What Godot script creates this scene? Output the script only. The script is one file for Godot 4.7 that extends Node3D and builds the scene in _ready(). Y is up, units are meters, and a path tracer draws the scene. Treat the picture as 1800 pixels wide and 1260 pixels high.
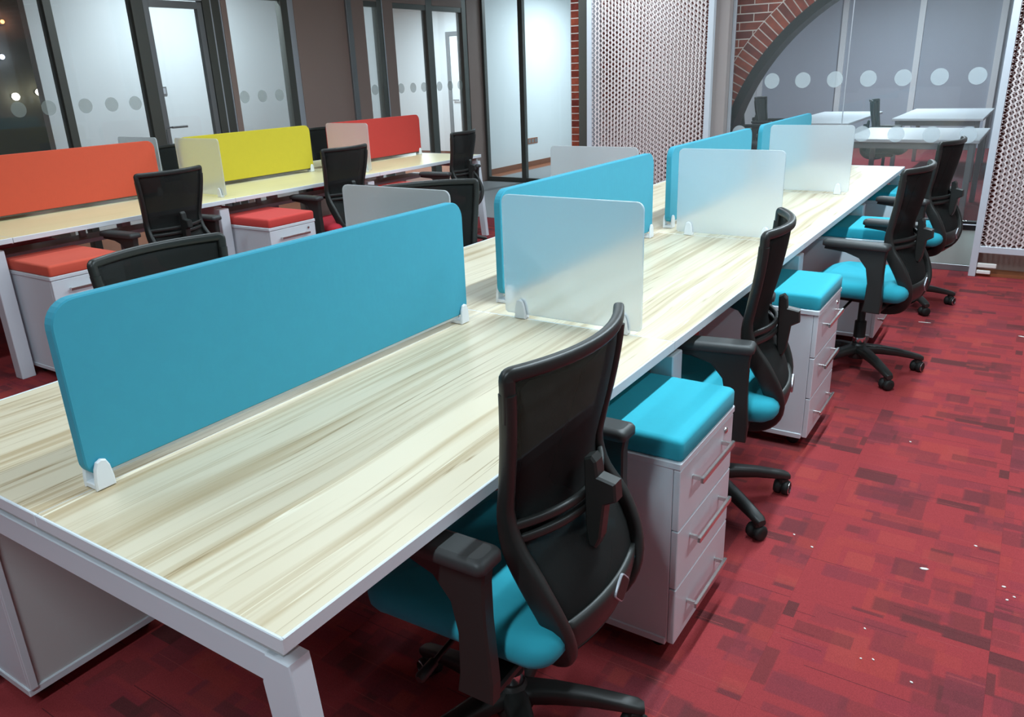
extends Node3D
# Open-plan office at night: a teal bench of desks in front, a second bench with orange, yellow and red screens,
# glass partitions, a brick arch and expanded-metal screens behind. x to the aisle, -z along the benches, y up.

const W := 0.644          # half depth of a bench
const L := 1.4            # one desk module
const LX := -3.6          # centre line of the second bench
var M := {}
var taken := {}

func _ready() -> void:
	# ---------- camera, environment, lights ----------
	var cam := Camera3D.new()
	cam.name = "camera"
	cam.position = Vector3(1.3966, 1.4619, 0.5421)
	cam.rotation = Vector3(-0.3504, 0.5876, -0.0370)
	cam.fov = rad_to_deg(2.0 * atan(630.0 / 1375.94))
	cam.near = 0.05
	cam.far = 80.0
	add_child(cam)
	cam.current = true
	var env := Environment.new()
	env.background_mode = Environment.BG_COLOR
	env.background_color = Color(0.03, 0.032, 0.035)
	env.tonemap_mode = Environment.TONE_MAPPER_LINEAR
	env.tonemap_exposure = 1.05
	env.sdfgi_enabled = true
	env.ssao_enabled = true
	env.ssil_enabled = true
	var we := WorldEnvironment.new()
	we.name = "environment"
	we.environment = env
	add_child(we)
	make_materials()
	# ceiling lamps: [x, z, length, energy, along x?, label]
	var lamps := [
		[-1.55, 0.1, 1.2, 2.5, "linear ceiling lamp between the two benches, at the open bench end"],
		[0.92, 1.35, 1.2, 4.0, "linear ceiling lamp over the aisle end of the teal bench, behind the viewer"],
		[0.92, -1.75, 1.2, 4.8, "linear ceiling lamp over the aisle beside the first teal divider"],
		[0.92, -3.6, 1.2, 4.4, "linear ceiling lamp over the aisle beside the middle of the teal bench"],
		[0.92, -5.1, 1.0, 3.4, "linear ceiling lamp over the aisle before the brick arch"],
		[2.3, -1.6, 1.2, 2.0, "linear ceiling lamp over the open red carpet by the outer wall"],
		[-1.55, -2.4, 1.2, 1.1, "linear ceiling lamp between the two benches, nearer the viewer"],
		[-1.55, -4.9, 1.2, 3.0, "linear ceiling lamp between the two benches, before the mesh screen"],
		[-2.75, -2.4, 1.2, 2.3, "linear ceiling lamp over the yellow screen of the second bench"],
		[-2.75, -4.6, 1.2, 2.3, "linear ceiling lamp over the red screen of the second bench"],
	]
	for a in lamps:
		ceiling_lamp(Vector3(a[0], 2.66, a[1]), a[2], a[3], a[4], "linear lamps of the office ceiling")
	ceiling_lamp(Vector3(-5.65, 2.66, -5.0), 1.0, 4.4, "ceiling lamp inside the glass room behind the second bench", "lamps of the side rooms")
	ceiling_lamp(Vector3(-7.6, 2.66, -10.2), 1.2, 11.0, "ceiling lamp inside the far white room with a door", "lamps of the side rooms")
	ceiling_lamp(Vector3(-4.4, 2.66, -11.0), 1.2, 7.5, "ceiling lamp inside the white passage behind the tall glazing", "lamps of the side rooms")
	ceiling_lamp(Vector3(0.2, 2.66, -9.2), 1.2, 4.0, "ceiling lamp over the white tables behind the arch", "lamps of the side rooms")
	ceiling_lamp(Vector3(-0.6, 2.66, -12.6), 1.2, 8.0, "ceiling lamp at the grey end wall behind the arch", "lamps of the side rooms")

	build_shell()
	build_left_partition()
	build_side_rooms()
	build_brick_wall()
	build_arch_window()
	build_mesh_screens()
	build_back_room()

	# ---------- furniture ----------
	bench("bench_desk", Vector3(0, 0, 0), 0, M.wood, "long white framed bench with striped pale wood tops and teal screens")
	bench("bench_desk", Vector3(LX, 0, 0), 1, M.maple, "long white framed bench with cream tops and orange, yellow and red screens")
	var sl := ["teal fabric desk screen nearest the viewer at the open bench end", "teal fabric desk screen, second from the open bench end",
		"teal fabric desk screen, third from the open bench end", "teal fabric desk screen farthest away, closest to the arch"]
	for i in 4:
		desk_screen(Vector3(0, 0, -i * L), M.teal, sl[i], "teal desk screens", M.white_edge)
	var sc := [[M.orange, "orange fabric desk screen on the cream bench"], [M.yellow, "yellow fabric desk screen on the cream bench"], [M.red, "red fabric desk screen at the far end of the cream bench"]]
	for i in 3:
		desk_screen(Vector3(LX, 0, -(i + 1) * L), sc[i][0], sc[i][1], "coloured desk screens of the cream bench", M.steel_dark)
	var dl := ["first", "second", "third"]
	for i in 3:
		divider(Vector3(0.316, 0, -(i + 1) * L), 1, "frosted divider on the aisle side of the teal bench, %s from the open end" % dl[i], "frosted dividers")
		if i < 2:
			divider(Vector3(-0.334, 0, -(i + 1) * L), -1, "frosted divider behind the teal screens, %s from the open end" % dl[i], "frosted dividers")
	divider(Vector3(LX + 0.33, 0, -2 * L), 1, "frosted divider in front of the yellow screen", "frosted dividers")
	divider(Vector3(LX - 0.33, 0, -2 * L), -1, "frosted divider behind the corner of the orange screen", "frosted dividers")
	divider(Vector3(LX + 0.33, 0, -3 * L), 1, "frosted divider in front of the red screen", "frosted dividers")

	pedestal(Vector3(0.808, 0, -1.24), 0.0, M.teal_seat, "white mobile pedestal with teal cushion beside the nearest chair", "white mobile pedestals")
	pedestal(Vector3(0.806, 0, -2.63), 0.0, M.teal_seat, "white mobile pedestal with teal cushion, second along the aisle", "white mobile pedestals")
	pedestal(Vector3(0.815, 0, -4.03), 0.0, M.teal_seat, "white mobile pedestal with teal cushion, third along the aisle, behind a chair base", "white mobile pedestals")
	pedestal(Vector3(0.80, 0, -5.33), 0.0, M.teal_seat, "white mobile pedestal with teal cushion nearest the arch", "white mobile pedestals")
	pedestal(Vector3(-0.94, 0, -0.268), PI, M.teal_seat, "white pedestal under the open bench end, its back panel showing", "white mobile pedestals")
	pedestal(Vector3(-2.632, 0, -1.575), 0.0, M.coral, "white pedestal with orange red cushion before the orange screen", "white mobile pedestals")
	pedestal(Vector3(-2.632, 0, -2.965), 0.0, M.coral_red, "white pedestal with red cushion before the yellow screen", "white mobile pedestals")
	pedestal(Vector3(-2.632, 0, -4.365), 0.0, M.coral_red, "white pedestal with red cushion before the red screen", "white mobile pedestals")

	place_chairs()
	paper_scraps()

# =====================================================================  helpers
func numbered(called: String) -> String:
	var n: int = taken.get(called, 0)
	taken[called] = n + 1
	return called if n == 0 else "%s_%03d" % [called, n]

func thing(called: String, label: String, category: String, at := Vector3.ZERO, turn := 0.0, group := "", kind := "") -> Node3D:
	var o := Node3D.new()
	o.name = numbered(called)
	add_child(o)
	o.position = at
	o.rotation.y = turn
	tag(o, label, category, group, kind)
	return o

func tag(o: Node, label: String, category: String, group := "", kind := "") -> void:
	if label: o.set_meta("label", label)
	if category: o.set_meta("category", category)
	if group: o.set_meta("group", group)
	if kind: o.set_meta("kind", kind)

func part(called: String, mesh: Mesh, mat: Material, parent: Node, at := Vector3.ZERO, rot := Vector3.ZERO) -> MeshInstance3D:
	var o := MeshInstance3D.new()
	o.name = called
	o.mesh = mesh
	o.material_override = mat
	o.position = at
	o.rotation = rot
	parent.add_child(o, true)
	return o

func st_new() -> SurfaceTool:
	var st := SurfaceTool.new()
	st.begin(Mesh.PRIMITIVE_TRIANGLES)
	return st

func done(st: SurfaceTool) -> ArrayMesh:
	st.generate_normals()
	return st.commit()

func tri(st: SurfaceTool, a: Vector3, b: Vector3, c: Vector3, inside: Vector3) -> void:
	if (b - a).cross(c - a).dot((a + b + c) / 3.0 - inside) < 0.0:
		st.add_vertex(a); st.add_vertex(b); st.add_vertex(c)
	else:
		st.add_vertex(a); st.add_vertex(c); st.add_vertex(b)

func quad_in(st: SurfaceTool, a: Vector3, b: Vector3, c: Vector3, d: Vector3, inside: Vector3) -> void:
	tri(st, a, b, c, inside)
	tri(st, a, c, d, inside)

func quad(st: SurfaceTool, a: Vector3, b: Vector3, c: Vector3, d: Vector3) -> void:  # counter-clockwise seen from outside
	st.add_vertex(a); st.add_vertex(c); st.add_vertex(b)
	st.add_vertex(a); st.add_vertex(d); st.add_vertex(c)

var box_cache := {}
func box(s: Vector3, b := 0.002) -> ArrayMesh:
	var key := [s, b]
	if box_cache.has(key):
		return box_cache[key]
	var st := st_new()
	st.set_smooth_group(-1)
	add_box(st, s, b, Transform3D())
	var m := done(st)
	box_cache[key] = m
	return m

func add_box(st: SurfaceTool, s: Vector3, b: float, t: Transform3D) -> void:
	var h := s * 0.5
	b = minf(b, minf(h.x, minf(h.y, h.z)) * 0.9)
	var mid := t.origin
	var v := func(sx: int, sy: int, sz: int, axis: int) -> Vector3:
		var p := Vector3(sx * (h.x - b), sy * (h.y - b), sz * (h.z - b))
		p[axis] = [sx * h.x, sy * h.y, sz * h.z][axis]
		return t * p
	for s1 in [-1, 1]:
		quad_in(st, v.call(s1, -1, -1, 0), v.call(s1, 1, -1, 0), v.call(s1, 1, 1, 0), v.call(s1, -1, 1, 0), mid)
		quad_in(st, v.call(-1, s1, -1, 1), v.call(1, s1, -1, 1), v.call(1, s1, 1, 1), v.call(-1, s1, 1, 1), mid)
		quad_in(st, v.call(-1, -1, s1, 2), v.call(1, -1, s1, 2), v.call(1, 1, s1, 2), v.call(-1, 1, s1, 2), mid)
		for s2 in [-1, 1]:
			quad_in(st, v.call(s1, s2, -1, 0), v.call(s1, s2, 1, 0), v.call(s1, s2, 1, 1), v.call(s1, s2, -1, 1), mid)
			quad_in(st, v.call(s1, -1, s2, 0), v.call(s1, 1, s2, 0), v.call(s1, 1, s2, 2), v.call(s1, -1, s2, 2), mid)
			quad_in(st, v.call(-1, s1, s2, 1), v.call(1, s1, s2, 1), v.call(1, s1, s2, 2), v.call(-1, s1, s2, 2), mid)
			for s3 in [-1, 1]:
				tri(st, v.call(s1, s2, s3, 0), v.call(s1, s2, s3, 1), v.call(s1, s2, s3, 2), mid)

func ring_mid(r: PackedVector3Array) -> Vector3:
	var c := Vector3.ZERO
	for p in r: c += p
	return c / r.size()

func add_loft(st: SurfaceTool, rings: Array, cap0 := true, cap1 := true) -> void:
	st.set_smooth_group(0)
	for i in rings.size() - 1:
		var a: PackedVector3Array = rings[i]
		var b: PackedVector3Array = rings[i + 1]
		var n := a.size()
		var mid := (ring_mid(a) + ring_mid(b)) * 0.5
		for k in n:
			var k2 := (k + 1) % n
			quad_in(st, a[k], a[k2], b[k2], b[k], mid)
	st.set_smooth_group(-1)
	for e in [0, 1]:
		if (e == 0 and not cap0) or (e == 1 and not cap1): continue
		var r: PackedVector3Array = rings[0] if e == 0 else rings[-1]
		var q: PackedVector3Array = rings[1] if e == 0 else rings[-2]
		var c := ring_mid(r)
		var inside := ring_mid(q)
		if inside.distance_to(c) < 1e-5: inside = c + Vector3(0, -0.01 if e == 1 else 0.01, 0)
		for k in r.size():
			tri(st, r[k], r[(k + 1) % r.size()], c, inside)

func loft(rings: Array) -> ArrayMesh:
	var st := st_new()
	add_loft(st, rings)
	return done(st)

func lathe(profile: Array, n := 20) -> ArrayMesh:   # [radius, y] from below to above
	var rings := []
	for p in profile:
		rings.append(circle(p[0], p[1], n))
	return loft(rings)

func circle(r: float, y: float, n := 20) -> PackedVector3Array:
	var o := PackedVector3Array()
	for k in n:
		var a := TAU * k / n
		o.append(Vector3(cos(a) * r, y, sin(a) * r))
	return o

func rrect(w: float, h: float, r: Array, n := 6) -> PackedVector2Array:  # counter-clockwise; radii lower left, lower right, upper right, upper left
	var o := PackedVector2Array()
	var cs := [Vector2(-w / 2, -h / 2), Vector2(w / 2, -h / 2), Vector2(w / 2, h / 2), Vector2(-w / 2, h / 2)]
	var dirs := [Vector2(1, 1), Vector2(-1, 1), Vector2(-1, -1), Vector2(1, -1)]
	for q in 4:
		var c: Vector2 = cs[q] + dirs[q] * float(r[q])
		for k in n + 1:
			var a := PI + q * PI / 2 + (PI / 2) * k / n
			o.append(c + Vector2(cos(a), sin(a)) * float(r[q]))
	return o

func inset(poly: PackedVector2Array, c: float) -> PackedVector2Array:
	var o := PackedVector2Array()
	var n := poly.size()
	for i in n:
		var d1 := (poly[i] - poly[(i + n - 1) % n]).normalized()
		var d2 := (poly[(i + 1) % n] - poly[i]).normalized()
		if d1 == Vector2.ZERO: d1 = d2
		if d2 == Vector2.ZERO: d2 = d1
		var m := (Vector2(-d1.y, d1.x) + Vector2(-d2.y, d2.x)).normalized()
		o.append(poly[i] + m * c / maxf(0.4, m.dot(Vector2(-d2.y, d2.x))))
	return o

func add_prism(st: SurfaceTool, poly: PackedVector2Array, depth: float, c := 0.0, t := Transform3D()) -> void:   # outline in x, y; depth along z
	if Geometry2D.is_polygon_clockwise(poly): poly.reverse()
	var h := depth / 2
	var n := poly.size()
	var top := inset(poly, c) if c > 0.0 else poly
	var at := func(p: Vector2, z: float) -> Vector3: return t * Vector3(p.x, p.y, z)
	st.set_smooth_group(-1)
	for i in n:
		var j := (i + 1) % n
		quad(st, at.call(poly[i], -h + c), at.call(poly[j], -h + c), at.call(poly[j], h - c), at.call(poly[i], h - c))
		if c > 0.0:
			quad(st, at.call(poly[i], h - c), at.call(poly[j], h - c), at.call(top[j], h), at.call(top[i], h))
			quad(st, at.call(top[i], -h), at.call(top[j], -h), at.call(poly[j], -h + c), at.call(poly[i], -h + c))
	var idx := Geometry2D.triangulate_polygon(top)
	for k in range(0, idx.size(), 3):
		var a := top[idx[k]]
		var b := top[idx[k + 1]]
		var d := top[idx[k + 2]]
		if (b - a).cross(d - a) < 0.0:
			var e := b
			b = d
			d = e
		st.add_vertex(at.call(a, h)); st.add_vertex(at.call(d, h)); st.add_vertex(at.call(b, h))
		st.add_vertex(at.call(a, -h)); st.add_vertex(at.call(b, -h)); st.add_vertex(at.call(d, -h))

func prism(poly: PackedVector2Array, depth: float, c := 0.0) -> ArrayMesh:
	var st := st_new()
	add_prism(st, poly, depth, c)
	return done(st)

func sect(c: Vector3, u: Vector3, v: Vector3, w: float, h: float, round_ := 0.35, n := 3) -> PackedVector3Array:  # rounded rectangle ring round c
	var o := PackedVector3Array()
	for p in rrect(w, h, [minf(w, h) * round_, minf(w, h) * round_, minf(w, h) * round_, minf(w, h) * round_], n):
		o.append(c + u * p.x + v * p.y)
	return o

# =====================================================================  materials
func mat(c: Color, rough := 0.6, metal := 0.0, spec := 0.5) -> StandardMaterial3D:
	var m := StandardMaterial3D.new()
	m.albedo_color = c
	m.roughness = rough
	m.metallic = metal
	m.metallic_specular = spec
	return m

func rgb8(r: int, g: int, b: int) -> Color:
	return Color(r / 255.0, g / 255.0, b / 255.0)

func noise_tex(freq: float, seed_: int, lo: Color, hi: Color, size := 256) -> NoiseTexture2D:
	var n := FastNoiseLite.new()
	n.seed = seed_
	n.frequency = freq
	n.noise_type = FastNoiseLite.TYPE_SIMPLEX_SMOOTH
	n.fractal_octaves = 4
	var t := NoiseTexture2D.new()
	t.width = size
	t.height = size
	t.seamless = true
	t.noise = n
	var g := Gradient.new()
	g.set_color(0, lo)
	g.set_color(1, hi)
	t.color_ramp = g
	return t

var weave: ImageTexture
func weave_tex() -> ImageTexture:
	if weave == null:
		var im := Image.create(64, 64, false, Image.FORMAT_RGB8)
		var rng := RandomNumberGenerator.new()
		rng.seed = 5
		for y in 64:
			for x in 64:
				var over := ((x / 4) + (y / 4)) % 2
				var v := 0.5 + 0.28 * (sin((x % 4 + 0.5) * PI / 4) if over else sin((y % 4 + 0.5) * PI / 4)) + rng.randf_range(-0.08, 0.08)
				im.set_pixel(x, y, Color(v, v, v))
		weave = ImageTexture.create_from_image(im)
	return weave

func fabric(c: Color) -> StandardMaterial3D:
	var m := mat(Color.WHITE, 0.85, 0.0, 0.3)
	m.albedo_texture = noise_tex(0.02, 11, c * Color(0.985, 0.985, 0.985), c)
	m.uv1_triplanar = true
	m.uv1_scale = Vector3(3, 3, 3)
	m.heightmap_enabled = false
	m.rim_enabled = true
	m.rim = 0.15
	m.rim_tint = 0.8
	m.normal_enabled = true
	var im := weave_tex().get_image().duplicate() as Image
	im.bump_map_to_normal_map(1.0)
	m.normal_texture = ImageTexture.create_from_image(im) if not M.has("weave_normal") else M.weave_normal
	M.weave_normal = m.normal_texture
	m.normal_scale = 0.08
	return m

func glass(a: float, c := Color(0.9, 0.95, 0.95)) -> StandardMaterial3D:
	var m := mat(Color(c.r, c.g, c.b, a), 0.02, 0.0, 0.38)
	m.transparency = BaseMaterial3D.TRANSPARENCY_ALPHA
	return m

func make_materials() -> void:
	M.white = mat(rgb8(222, 230, 237), 0.42, 0.0, 0.5)
	M.white_edge = mat(rgb8(228, 235, 240), 0.35)
	M.white_ped = mat(rgb8(222, 230, 236), 0.35)
	M.ped_side = mat(rgb8(205, 206, 204), 0.45)
	M.clip = mat(rgb8(236, 240, 243), 0.35)
	M.teal = fabric(rgb8(66, 160, 184))
	M.teal_seat = fabric(rgb8(52, 174, 194))
	M.orange = fabric(rgb8(212, 88, 64))
	M.yellow = fabric(rgb8(206, 189, 54))
	M.red = fabric(rgb8(194, 64, 58))
	M.coral = fabric(rgb8(222, 94, 74))
	M.coral_red = fabric(rgb8(214, 76, 70))
	M.red_seat = fabric(rgb8(196, 52, 66))
	M.black_seat = fabric(rgb8(34, 34, 36))
	M.black = mat(rgb8(38, 40, 38), 0.42, 0.0, 0.5)
	M.black_soft = mat(rgb8(34, 36, 35), 0.6, 0.0, 0.4)
	M.arm_pad = mat(rgb8(58, 60, 60), 0.5, 0.0, 0.5)
	M.chair_mesh = mat(Color(0.125, 0.135, 0.13, 0.9), 0.75, 0.0, 0.3)
	M.chair_mesh.transparency = BaseMaterial3D.TRANSPARENCY_ALPHA
	M.chrome = mat(rgb8(205, 205, 208), 0.16, 1.0)
	M.handle = mat(rgb8(214, 212, 210), 0.2, 0.9)
	M.steel_dark = mat(rgb8(92, 93, 88), 0.36, 0.3)
	M.steel_grey = mat(rgb8(140, 142, 144), 0.35, 0.5)
	M.silver = mat(rgb8(196, 200, 208), 0.35, 0.4)
	M.black_steel = mat(rgb8(14, 14, 15), 0.5, 0.2)
	M.frame_white = mat(rgb8(205, 210, 218), 0.42, 0.1)
	M.pane = glass(0.03)
	M.dot = mat(Color(0.80, 0.84, 0.86, 0.42), 0.7)
	M.dot.transparency = BaseMaterial3D.TRANSPARENCY_ALPHA
	M.dot_grey = mat(Color(0.74, 0.78, 0.76, 0.34), 0.7)
	M.dot_grey.transparency = BaseMaterial3D.TRANSPARENCY_ALPHA
	M.wall_white = mat(rgb8(222, 228, 229), 0.8, 0.0, 0.3)
	M.wall_grey = mat(rgb8(180, 187, 200), 0.8, 0.0, 0.3)
	M.wall_brown = mat(rgb8(156, 134, 126), 0.6, 0.0, 0.4)
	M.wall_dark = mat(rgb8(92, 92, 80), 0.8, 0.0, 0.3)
	M.wall_rear = mat(rgb8(112, 112, 114), 0.8, 0.0, 0.3)
	M.ceiling = mat(rgb8(190, 190, 188), 0.9, 0.0, 0.2)
	M.pillar = mat(rgb8(158, 148, 146), 0.7, 0.0, 0.3)
	M.skirting = mat(rgb8(128, 82, 58), 0.5)
	M.terracotta = mat(rgb8(150, 88, 54), 0.6)
	M.floor_grey = mat(rgb8(140, 142, 144), 0.55)
	M.floor_red = mat(rgb8(138, 56, 62), 0.95, 0.0, 0.2)
	M.kick = mat(rgb8(170, 180, 174), 0.45)
	M.mortar = mat(rgb8(228, 220, 212), 0.9, 0.0, 0.2)
	M.bricks = []
	for c in [rgb8(134, 62, 48), rgb8(122, 54, 42), rgb8(144, 70, 52), rgb8(112, 50, 42)]:
		var m := mat(Color.WHITE, 0.85, 0.0, 0.25)
		m.albedo_texture = noise_tex(0.03, 21, c * Color(0.84, 0.84, 0.84), c * Color(1.1, 1.1, 1.1), 128)
		m.uv1_triplanar = true
		m.uv1_scale = Vector3(4, 4, 4)
		M.bricks.append(m)
	M.mesh_metal = mat(rgb8(236, 222, 220), 0.45, 0.1)
	M.paper = mat(rgb8(238, 236, 230), 0.8)
	M.frost = mat(Color(0.95, 0.97, 0.985, 0.33), 0.42, 0.0, 0.5)
	M.frost.refraction_enabled = true
	M.frost.refraction_scale = 0.012
	M.lamp_case = mat(rgb8(220, 222, 224), 0.5)
	M.wood = [wood_mat(Color(0.875, 0.825, 0.72), Color(0.68, 0.575, 0.415), Color(0.975, 0.95, 0.87), 1.0, 3), wood_mat(Color(0.875, 0.825, 0.72), Color(0.68, 0.575, 0.415), Color(0.975, 0.95, 0.87), 1.0, 57)]
	M.maple = [wood_mat(Color(0.93, 0.89, 0.70), Color(0.90, 0.85, 0.64), Color(0.94, 0.91, 0.74), 0.35, 8)]
	M.carpets = []
	for v in 6:
		M.carpets.append(carpet_mat(v))

func wood_mat(base: Color, dark: Color, light: Color, amount: float, seed_: int) -> StandardMaterial3D:
	var n := 768
	var a := FastNoiseLite.new()
	a.seed = seed_
	a.noise_type = FastNoiseLite.TYPE_SIMPLEX_SMOOTH
	a.fractal_octaves = 3
	a.frequency = 1.0
	var b := a.duplicate() as FastNoiseLite
	b.seed = seed_ + 31
	b.fractal_octaves = 2
	var im := Image.create(n, n, false, Image.FORMAT_RGB8)
	for y in n:
		var v := float(y) / n
		for x in n:
			var u := float(x) / n
			var bend := 0.007 * sin(v * 7.0 + u * 5.0) + 0.004 * sin(v * 13.0 + 2.0 * u)
			var s := a.get_noise_2d((u + bend) * 9.0, v * 0.8)                # broad bands
			var f := b.get_noise_2d((u + bend) * 34.0, v * 1.2 + 9.0)          # fine grain
			var k := a.get_noise_2d((u + bend) * 15.0 + 40.0, v * 0.5 + 3.0)   # lines
			var c := base.lerp(dark, amount * clampf(0.12 + s * 0.8 + f * 0.28, 0.0, 0.8))
			var line := 1.0 - smoothstep(0.0, 0.05, absf(k - 0.12))
			c = c.lerp(dark.darkened(0.1), amount * line * clampf(0.35 + f * 1.6, 0.0, 0.75))
			var shine := 1.0 - smoothstep(0.0, 0.06, absf(k + 0.30))
			c = c.lerp(light, amount * shine * clampf(0.3 + s * 1.5, 0.0, 0.85))
			im.set_pixel(x, y, c)
	var m := mat(Color.WHITE, 0.34, 0.0, 0.5)
	m.albedo_texture = ImageTexture.create_from_image(im)
	return m

func carpet_mat(v: int) -> StandardMaterial3D:
	var n := 512
	var rng := RandomNumberGenerator.new()
	rng.seed = 100 + v * 7
	var im := Image.create(n, n, false, Image.FORMAT_RGB8)
	var base := rgb8(156, 62, 65)
	im.fill(base)
	var tones := [rgb8(110, 57, 61), rgb8(122, 58, 63), rgb8(134, 60, 66), rgb8(98, 56, 57), rgb8(164, 67, 64), rgb8(145, 60, 68), rgb8(166, 70, 67), rgb8(130, 60, 67)]
	for k in 40:
		var w := rng.randi_range(60, 200)
		var h := rng.randi_range(38, 110)
		if rng.randf() < 0.24:
			var e := w
			w = h
			h = e
		var x := rng.randi_range(-20, n - 20)
		var y := rng.randi_range(-10, n - 10)
		var c: Color = tones[rng.randi_range(0, tones.size() - 1)]
		var grain := rng.randf()
		var edge := rng.randf_range(2.0, 10.0)
		for yy in range(maxi(y, 0), mini(y + h, n)):
			for xx in range(maxi(x, 0), mini(x + w, n)):
				var d := minf(minf(xx - x, x + w - xx), minf(yy - y, y + h - yy))
				var share := clampf((d + 1.0) / edge, 0.0, 1.0) * (0.85 + 0.15 * float((xx / 3 + (yy / 3) * 2) % 3 > 0)) * (0.3 + 0.65 * grain)
				im.set_pixel(xx, yy, im.get_pixel(xx, yy).lerp(c, share))
	for k in 10:   # thin drawn lines
		var y := rng.randi_range(0, n - 3)
		var x := rng.randi_range(-100, n - 60)
		im.fill_rect(Rect2i(x, y, rng.randi_range(80, 260), 2), [rgb8(98, 48, 52), rgb8(160, 74, 74)][k % 2])
	for y in n:
		for x in n:
			var c := im.get_pixel(x, y)
			var f := 1.0 + rng.randf_range(-0.12, 0.10)
			im.set_pixel(x, y, Color(c.r * f, c.g * f, c.b * f))
	var m := mat(Color.WHITE, 0.95, 0.0, 0.2)
	m.albedo_texture = ImageTexture.create_from_image(im)
	return m

# =====================================================================  lamps
func ceiling_lamp(at: Vector3, length: float, energy: float, label: String, group: String) -> void:
	var t := thing("ceiling_lamp", label, "lamp", at, 0.0, group)
	part("lamp_housing", box(Vector3(0.10, 0.07, length + 0.04), 0.004), M.lamp_case, t, Vector3(0, 0.036, 0))
	for s in [-1, 1]:
		part("hanger_rod", lathe([[0.004, 0.0], [0.004, 0.072]], 8), M.silver, t, Vector3(0, 0.07, s * length * 0.4))
	var e := StandardMaterial3D.new()
	e.albedo_color = Color(0.95, 0.97, 1.0)
	e.emission_enabled = true
	e.emission = Color(0.88, 0.96, 1.0)
	e.emission_energy_multiplier = 4.0
	part("lamp_diffuser", box(Vector3(0.08, 0.012, length), 0.003), e, t, Vector3(0, -0.003, 0))
	var l := AreaLight3D.new()
	l.name = "lamp_glow"
	l.area_size = Vector2(0.08, length)
	l.light_energy = energy
	l.light_color = Color(0.88, 0.96, 1.0)
	l.area_range = 14.0
	l.shadow_enabled = true
	l.rotation = Vector3(-PI / 2, 0, 0)
	l.position = Vector3(0, -0.014, 0)
	t.add_child(l)

# =====================================================================  setting
func slab(called: String, lo: Vector3, hi: Vector3, m: Material, label: String, category: String) -> Node3D:
	var o := MeshInstance3D.new()
	o.name = numbered(called)
	o.mesh = box(hi - lo, 0.0005)
	o.material_override = m
	o.position = (lo + hi) * 0.5
	add_child(o)
	tag(o, label, category, "", "structure")
	return o

func bar(called: String, lo: Vector3, hi: Vector3, m: Material, parent: Node, b := 0.002) -> MeshInstance3D:
	return part(called, box(hi - lo, b), m, parent, (lo + hi) * 0.5)

func build_shell() -> void:
	var fl := thing("floor", "red patchwork carpet tiles of the office floor", "floor", Vector3.ZERO, 0.0, "", "structure")
	bar("floor_slab", Vector3(-5.3, -0.12, -6.4), Vector3(3.3, -0.004, 3.3), M.floor_red, fl, 0.0005)
	var tile := carpet_tile()
	var rng := RandomNumberGenerator.new()
	rng.seed = 44
	for i in 12:
		for j in 14:
			var v := (i * 2 + j * 5 + rng.randi_range(0, 1) * 3 + (i * j) % 2) % 6
			var o := part("carpet_tile", tile, M.carpets[v], fl, Vector3(-3.75 + i * 0.5, 0, 0.75 - j * 0.5))
			if rng.randf() < 0.5: o.rotation.y = PI
	slab("floor_passage", Vector3(-5.3, -0.12, -14.2), Vector3(-3.15, 0.0, -6.4), M.floor_grey, "smooth grey floor of the passage beyond the benches", "floor")
	slab("floor_niche", Vector3(-3.15, -0.12, -9.0), Vector3(-2.2, 0.0, -6.4), M.floor_grey, "smooth grey floor beside the brick wall end", "floor")
	slab("floor_backroom", Vector3(-3.15, -0.12, -15.1), Vector3(3.3, -0.001, -9.0), M.floor_red, "red carpet of the room behind the arch, far half", "floor")
	slab("floor_threshold", Vector3(-2.2, -0.12, -9.0), Vector3(3.3, -0.001, -6.4), M.floor_red, "red carpet of the room behind the arch, near half", "floor")
	slab("floor_side", Vector3(-10.0, -0.12, -12.0), Vector3(-5.3, -0.001, 0.0), M.terracotta, "brown floor of the rooms behind the glass partition", "floor")
	slab("ceiling", Vector3(-10.0, 2.8, -15.2), Vector3(3.3, 2.92, 3.3), M.ceiling, "plain pale office ceiling", "ceiling")
	slab("wall_right", Vector3(3.2, -0.004, -15.1), Vector3(3.3, 2.8, 3.3), M.pillar, "plain grey outer wall", "wall")
	slab("wall_rear", Vector3(-5.3, -0.004, 3.2), Vector3(3.2, 2.8, 3.3), M.wall_rear, "plain dark grey wall behind the viewer", "wall")

func carpet_tile() -> ArrayMesh:
	var st := st_new()
	st.set_smooth_group(-1)
	var h := 0.24995
	var b := 0.0002
	var up := [Vector3(-h + b, 0, -h + b), Vector3(-h + b, 0, h - b), Vector3(h - b, 0, h - b), Vector3(h - b, 0, -h + b)]
	var lo := [Vector3(-h, -b, -h), Vector3(-h, -b, h), Vector3(h, -b, h), Vector3(h, -b, -h)]
	var fl := [Vector3(-h, -0.004, -h), Vector3(-h, -0.004, h), Vector3(h, -0.004, h), Vector3(h, -0.004, -h)]
	var put := func(p: Vector3) -> void:
		st.set_uv(Vector2(p.x + 0.25, p.z + 0.25) * 2.0)
		st.add_vertex(p)
	var q := func(a: Vector3, b2: Vector3, c: Vector3, d: Vector3) -> void:
		for p in [a, c, b2, a, d, c]: put.call(p)
	q.call(up[0], up[1], up[2], up[3])
	for i in 4:
		var j := (i + 1) % 4
		q.call(lo[i], lo[j], up[j], up[i])
		q.call(fl[i], fl[j], lo[j], lo[i])
	return done(st)

func disc(r: float, depth: float) -> ArrayMesh:
	return prism(rrect(r * 2, r * 2, [r, r, r, r], 8), depth)

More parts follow.
